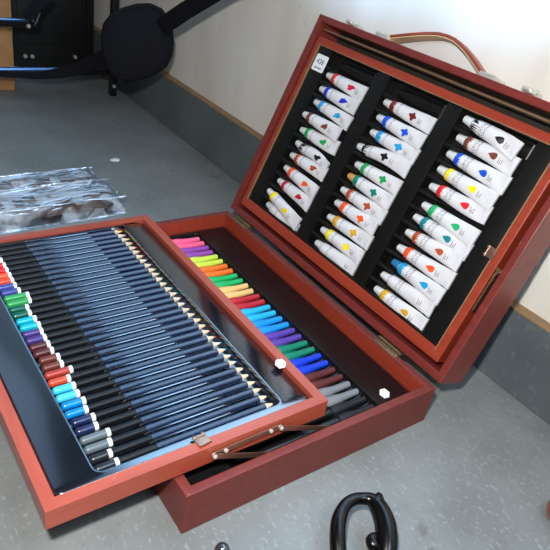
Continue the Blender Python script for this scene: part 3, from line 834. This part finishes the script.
# ------------------------------------------------------------------ small things in the foreground
hk = empty('curved_handle', (.49, -.155, 0)); tag(hk, 'glossy black curved scroll handle standing up from the floor at the bottom edge', 'handle')
uv = [(341, 575, .012, 6.5), (338.5, 555, .018, 7), (337.5, 537, .023, 7), (339, 520, .026, 6.8), (345, 506, .028, 5.6), (354, 499.5, .029, 5.3), (364, 498.5, .029, 5.3), (372, 500.5, .029, 6.4),
      (379, 508, .028, 8.2), (384.5, 521, .026, 9.2), (386.5, 535, .023, 9.6), (386.5, 550, .019, 9.2), (384, 570, .012, 8)]
def onz(u, v, z):
    d = ray(u, v, dist=1) - CAM
    return CAM + d * ((z - CAM.z) / d.z)
def pxr(p, r): return r * 1.08 * (p - CAM).length / 627.22
def smoothen(P_, n=5):
    out = []
    for i in range(len(P_) - 1):
        p0, p1, p2, p3 = P_[max(i - 1, 0)], P_[i], P_[i + 1], P_[min(i + 2, len(P_) - 1)]
        for k in range(n):
            t = k / n
            out.append(tuple(.5 * (2 * b_ + (c - a) * t + (2 * a - 5 * b_ + 4 * c - d) * t * t + (-a + 3 * b_ - 3 * c + d) * t ** 3) for a, b_, c, d in zip(p0, p1, p2, p3)))
    return out + [tuple(P_[-1])]
uv = smoothen(uv)
pts = [onz(u, v, z) for u, v, z, r in uv]
m = MB(); m.tube(pts, [pxr(p, q[3]) for p, q in zip(pts, uv)], 16); rel(m, (.49, -.155, 0)).build('loop', GLOSSB, hk, smooth=True, angle=80)
q = [(378, 548, .019, 4.5), (374, 546, .021, 5.2), (372, 541, .022, 5.6), (374, 537.5, .023, 4.5), (378, 537, .023, 3.0)]
q = smoothen(q)
pts = [onz(a, b_, z) for a, b_, z, r in q]
m = MB(); m.tube(pts, [pxr(p, t[3]) for p, t in zip(pts, q)], 12); rel(m, (.49, -.155, 0)).build('curl', GLOSSB, hk, smooth=True, angle=80)
q = [(377, 503, .030, 6.6), (378.5, 498, .032, 5.2), (378.5, 494.5, .033, 3.2), (377.5, 492.5, .034, 1.2)]
pts = [onz(a, b_, z) for a, b_, z, r in q]
m = MB(); m.tube(pts, [pxr(p, t[3]) for p, t in zip(pts, q)], 12); rel(m, (.49, -.155, 0)).build('pointed_tip', GLOSSB, hk, smooth=True, angle=80)
m = MB()
a0 = onz(341, 575, .012); a1 = onz(386, 570, .012)
m.tube([a0, (a0 + Vector((.010, -.001, -.004))), (a0 + a1) / 2 + Vector((.016, 0, -.005)), (a1 + Vector((.010, .001, -.004))), a1], [.008, .0078, .0075, .008, .0088], 12, flat=[.0075] * 5)
rel(m, (.49, -.155, 0)).build('lower_bend', GLOSSB, hk, smooth=True, angle=80)

ck = empty('metal_knob', (.4572, -.2790, 0)); tag(ck, 'small shiny metal domed knob cut off by the bottom edge of the photo', 'knob')
m = MB(); m.lathe([(0.003, .0050), (.008, .0052), (.014, .0062), (.018, .0062), (.0215, .0046), (.0232, .0022), (.0236, .0004)], 'Z', 20)
m.build('domed_top', plain('dark_chrome', (112, 118, 124), .14, metal=.85), ck, smooth=True)
m = MB(); m.lathe([(0.0, .0085), (.002, .0088), (.004, .0060)], 'Z', 18); m.build('base_ring', FRAMEB, ck, smooth=True)

cc = empty('wooden_ornament', (.5735, .0245, 0)); tag(cc, 'orange-brown rounded turned wooden ornament at the right edge of the floor', 'ornament')
m = MB(); m.lathe([(0, .008), (.001, .0105), (.006, .0140), (.012, .0152), (.018, .0140), (.023, .0100), (.0255, .0050), (.026, .0010)], 'Z', 28)
m.build('turned_body', plain('orange_brown_varnish', (150, 74, 36), .3, coat=.4, vary=.15), cc, smooth=True)
m = MB(); m.lathe([(.0255, .0034), (.0272, .0034), (.0282, .0020)], 'Z', 16); m.build('peg', plain('dark_brown_varnish', (70, 34, 24), .3), cc, smooth=True)

sp_ = MB(); sp_.rings([[(-.3135 + .0065 * math.cos(a) * (1 + .2 * math.sin(3 * a)), -.0411 + .009 * math.sin(a), .0) for a in [2 * PI * k / 12 for k in range(12)]],
                       [(-.3135 + .0055 * math.cos(a) * (1 + .2 * math.sin(3 * a)), -.0411 + .008 * math.sin(a), .0012) for a in [2 * PI * k / 12 for k in range(12)]]])
o = sp_.build('paper_scrap', STICK); tag(o, 'tiny white scrap of paper on the floor behind the case', 'scrap')

# ------------------------------------------------------------------ camera
cd = bpy.data.cameras.new('camera'); cam = bpy.data.objects.new('camera', cd); C.objects.link(cam)
R0 = ((0.5666397283882216, 0.8085114641608762, 0.15883523076622047), (0.5071648421837895, -0.19030876452576284, -0.8405750396638745), (-0.649386819525442, 0.5568588568615154, -0.5178850955197658))
Mc = Matrix(((R0[0][0], -R0[1][0], -R0[2][0], CAM.x), (R0[0][1], -R0[1][1], -R0[2][1], CAM.y), (R0[0][2], -R0[1][2], -R0[2][2], CAM.z), (0, 0, 0, 1)))
cam.matrix_world = Mc
cd.sensor_width = 36; cd.lens = 627.22 / 550 * 36; cd.clip_start = .01
bpy.context.scene.camera = cam

# ------------------------------------------------------------------ lights
def area(name, loc, target, size, power, col):
    l = bpy.data.lights.new(name, 'AREA'); l.size = size; l.energy = power; l.color = col
    o = bpy.data.objects.new(name, l); C.objects.link(o); o.location = loc
    o.rotation_euler = (Vector(target) - Vector(loc)).to_track_quat('-Z', 'Y').to_euler()
    return o
area('flash', (.645, -.50, .555), (.15, -.1, .05), .035, 7.0, (1.0, .97, .93))
area('cool_fill', (.95, -.15, .95), (.5, -.22, 0), .3, 3.8, (.66, .84, 1.0))
area('window_light', (-1.3, -1.2, 1.5), (-.3, -.1, .05), 0.8, 1.0, (.5, .68, 1.0))
area('ceiling_light', (.6, -.9, 2.2), (.1, -.1, 0), .7, 1.5, (1.0, .94, .86))
sl = bpy.data.lights.new('wall_sheen_spot', 'SPOT'); sl.energy = 1250; sl.color = (.34, .62, 1.0); sl.spot_size = math.radians(38); sl.spot_blend = .12; sl.shadow_soft_size = .1  # added blue spot, brightens the upper wall so the tray mirrors it
so = bpy.data.objects.new('wall_sheen_spot', sl); C.objects.link(so); so.location = (.6, -1.9, 1.5)
so.rotation_euler = (Vector((.15, .146, 1.17)) - Vector((.6, -1.9, 1.5))).to_track_quat('-Z', 'Y').to_euler()
sl = bpy.data.lights.new('far_wall_sheen_spot', 'SPOT'); sl.energy = 650; sl.color = (.30, .60, 1.0); sl.spot_size = math.radians(40); sl.spot_blend = .3; sl.shadow_soft_size = .1  # second added spot, gives the tray's left strip a blue wall to reflect
so = bpy.data.objects.new('far_wall_sheen_spot', sl); C.objects.link(so); so.location = (-.1, -1.6, 1.9)
so.rotation_euler = (Vector((-1.35, .146, 1.8)) - Vector((-.1, -1.6, 1.9))).to_track_quat('-Z', 'Y').to_euler()
w = bpy.data.worlds.new('world'); bpy.context.scene.world = w; w.use_nodes = True
bg = w.node_tree.nodes['Background']; bg.inputs['Color'].default_value = (.75, .75, .8, 1); bg.inputs['Strength'].default_value = .05
sc = bpy.context.scene
sc.view_settings.view_transform = 'Standard'; sc.view_settings.look = 'None'
sc.view_settings.exposure = 0; sc.view_settings.gamma = 1
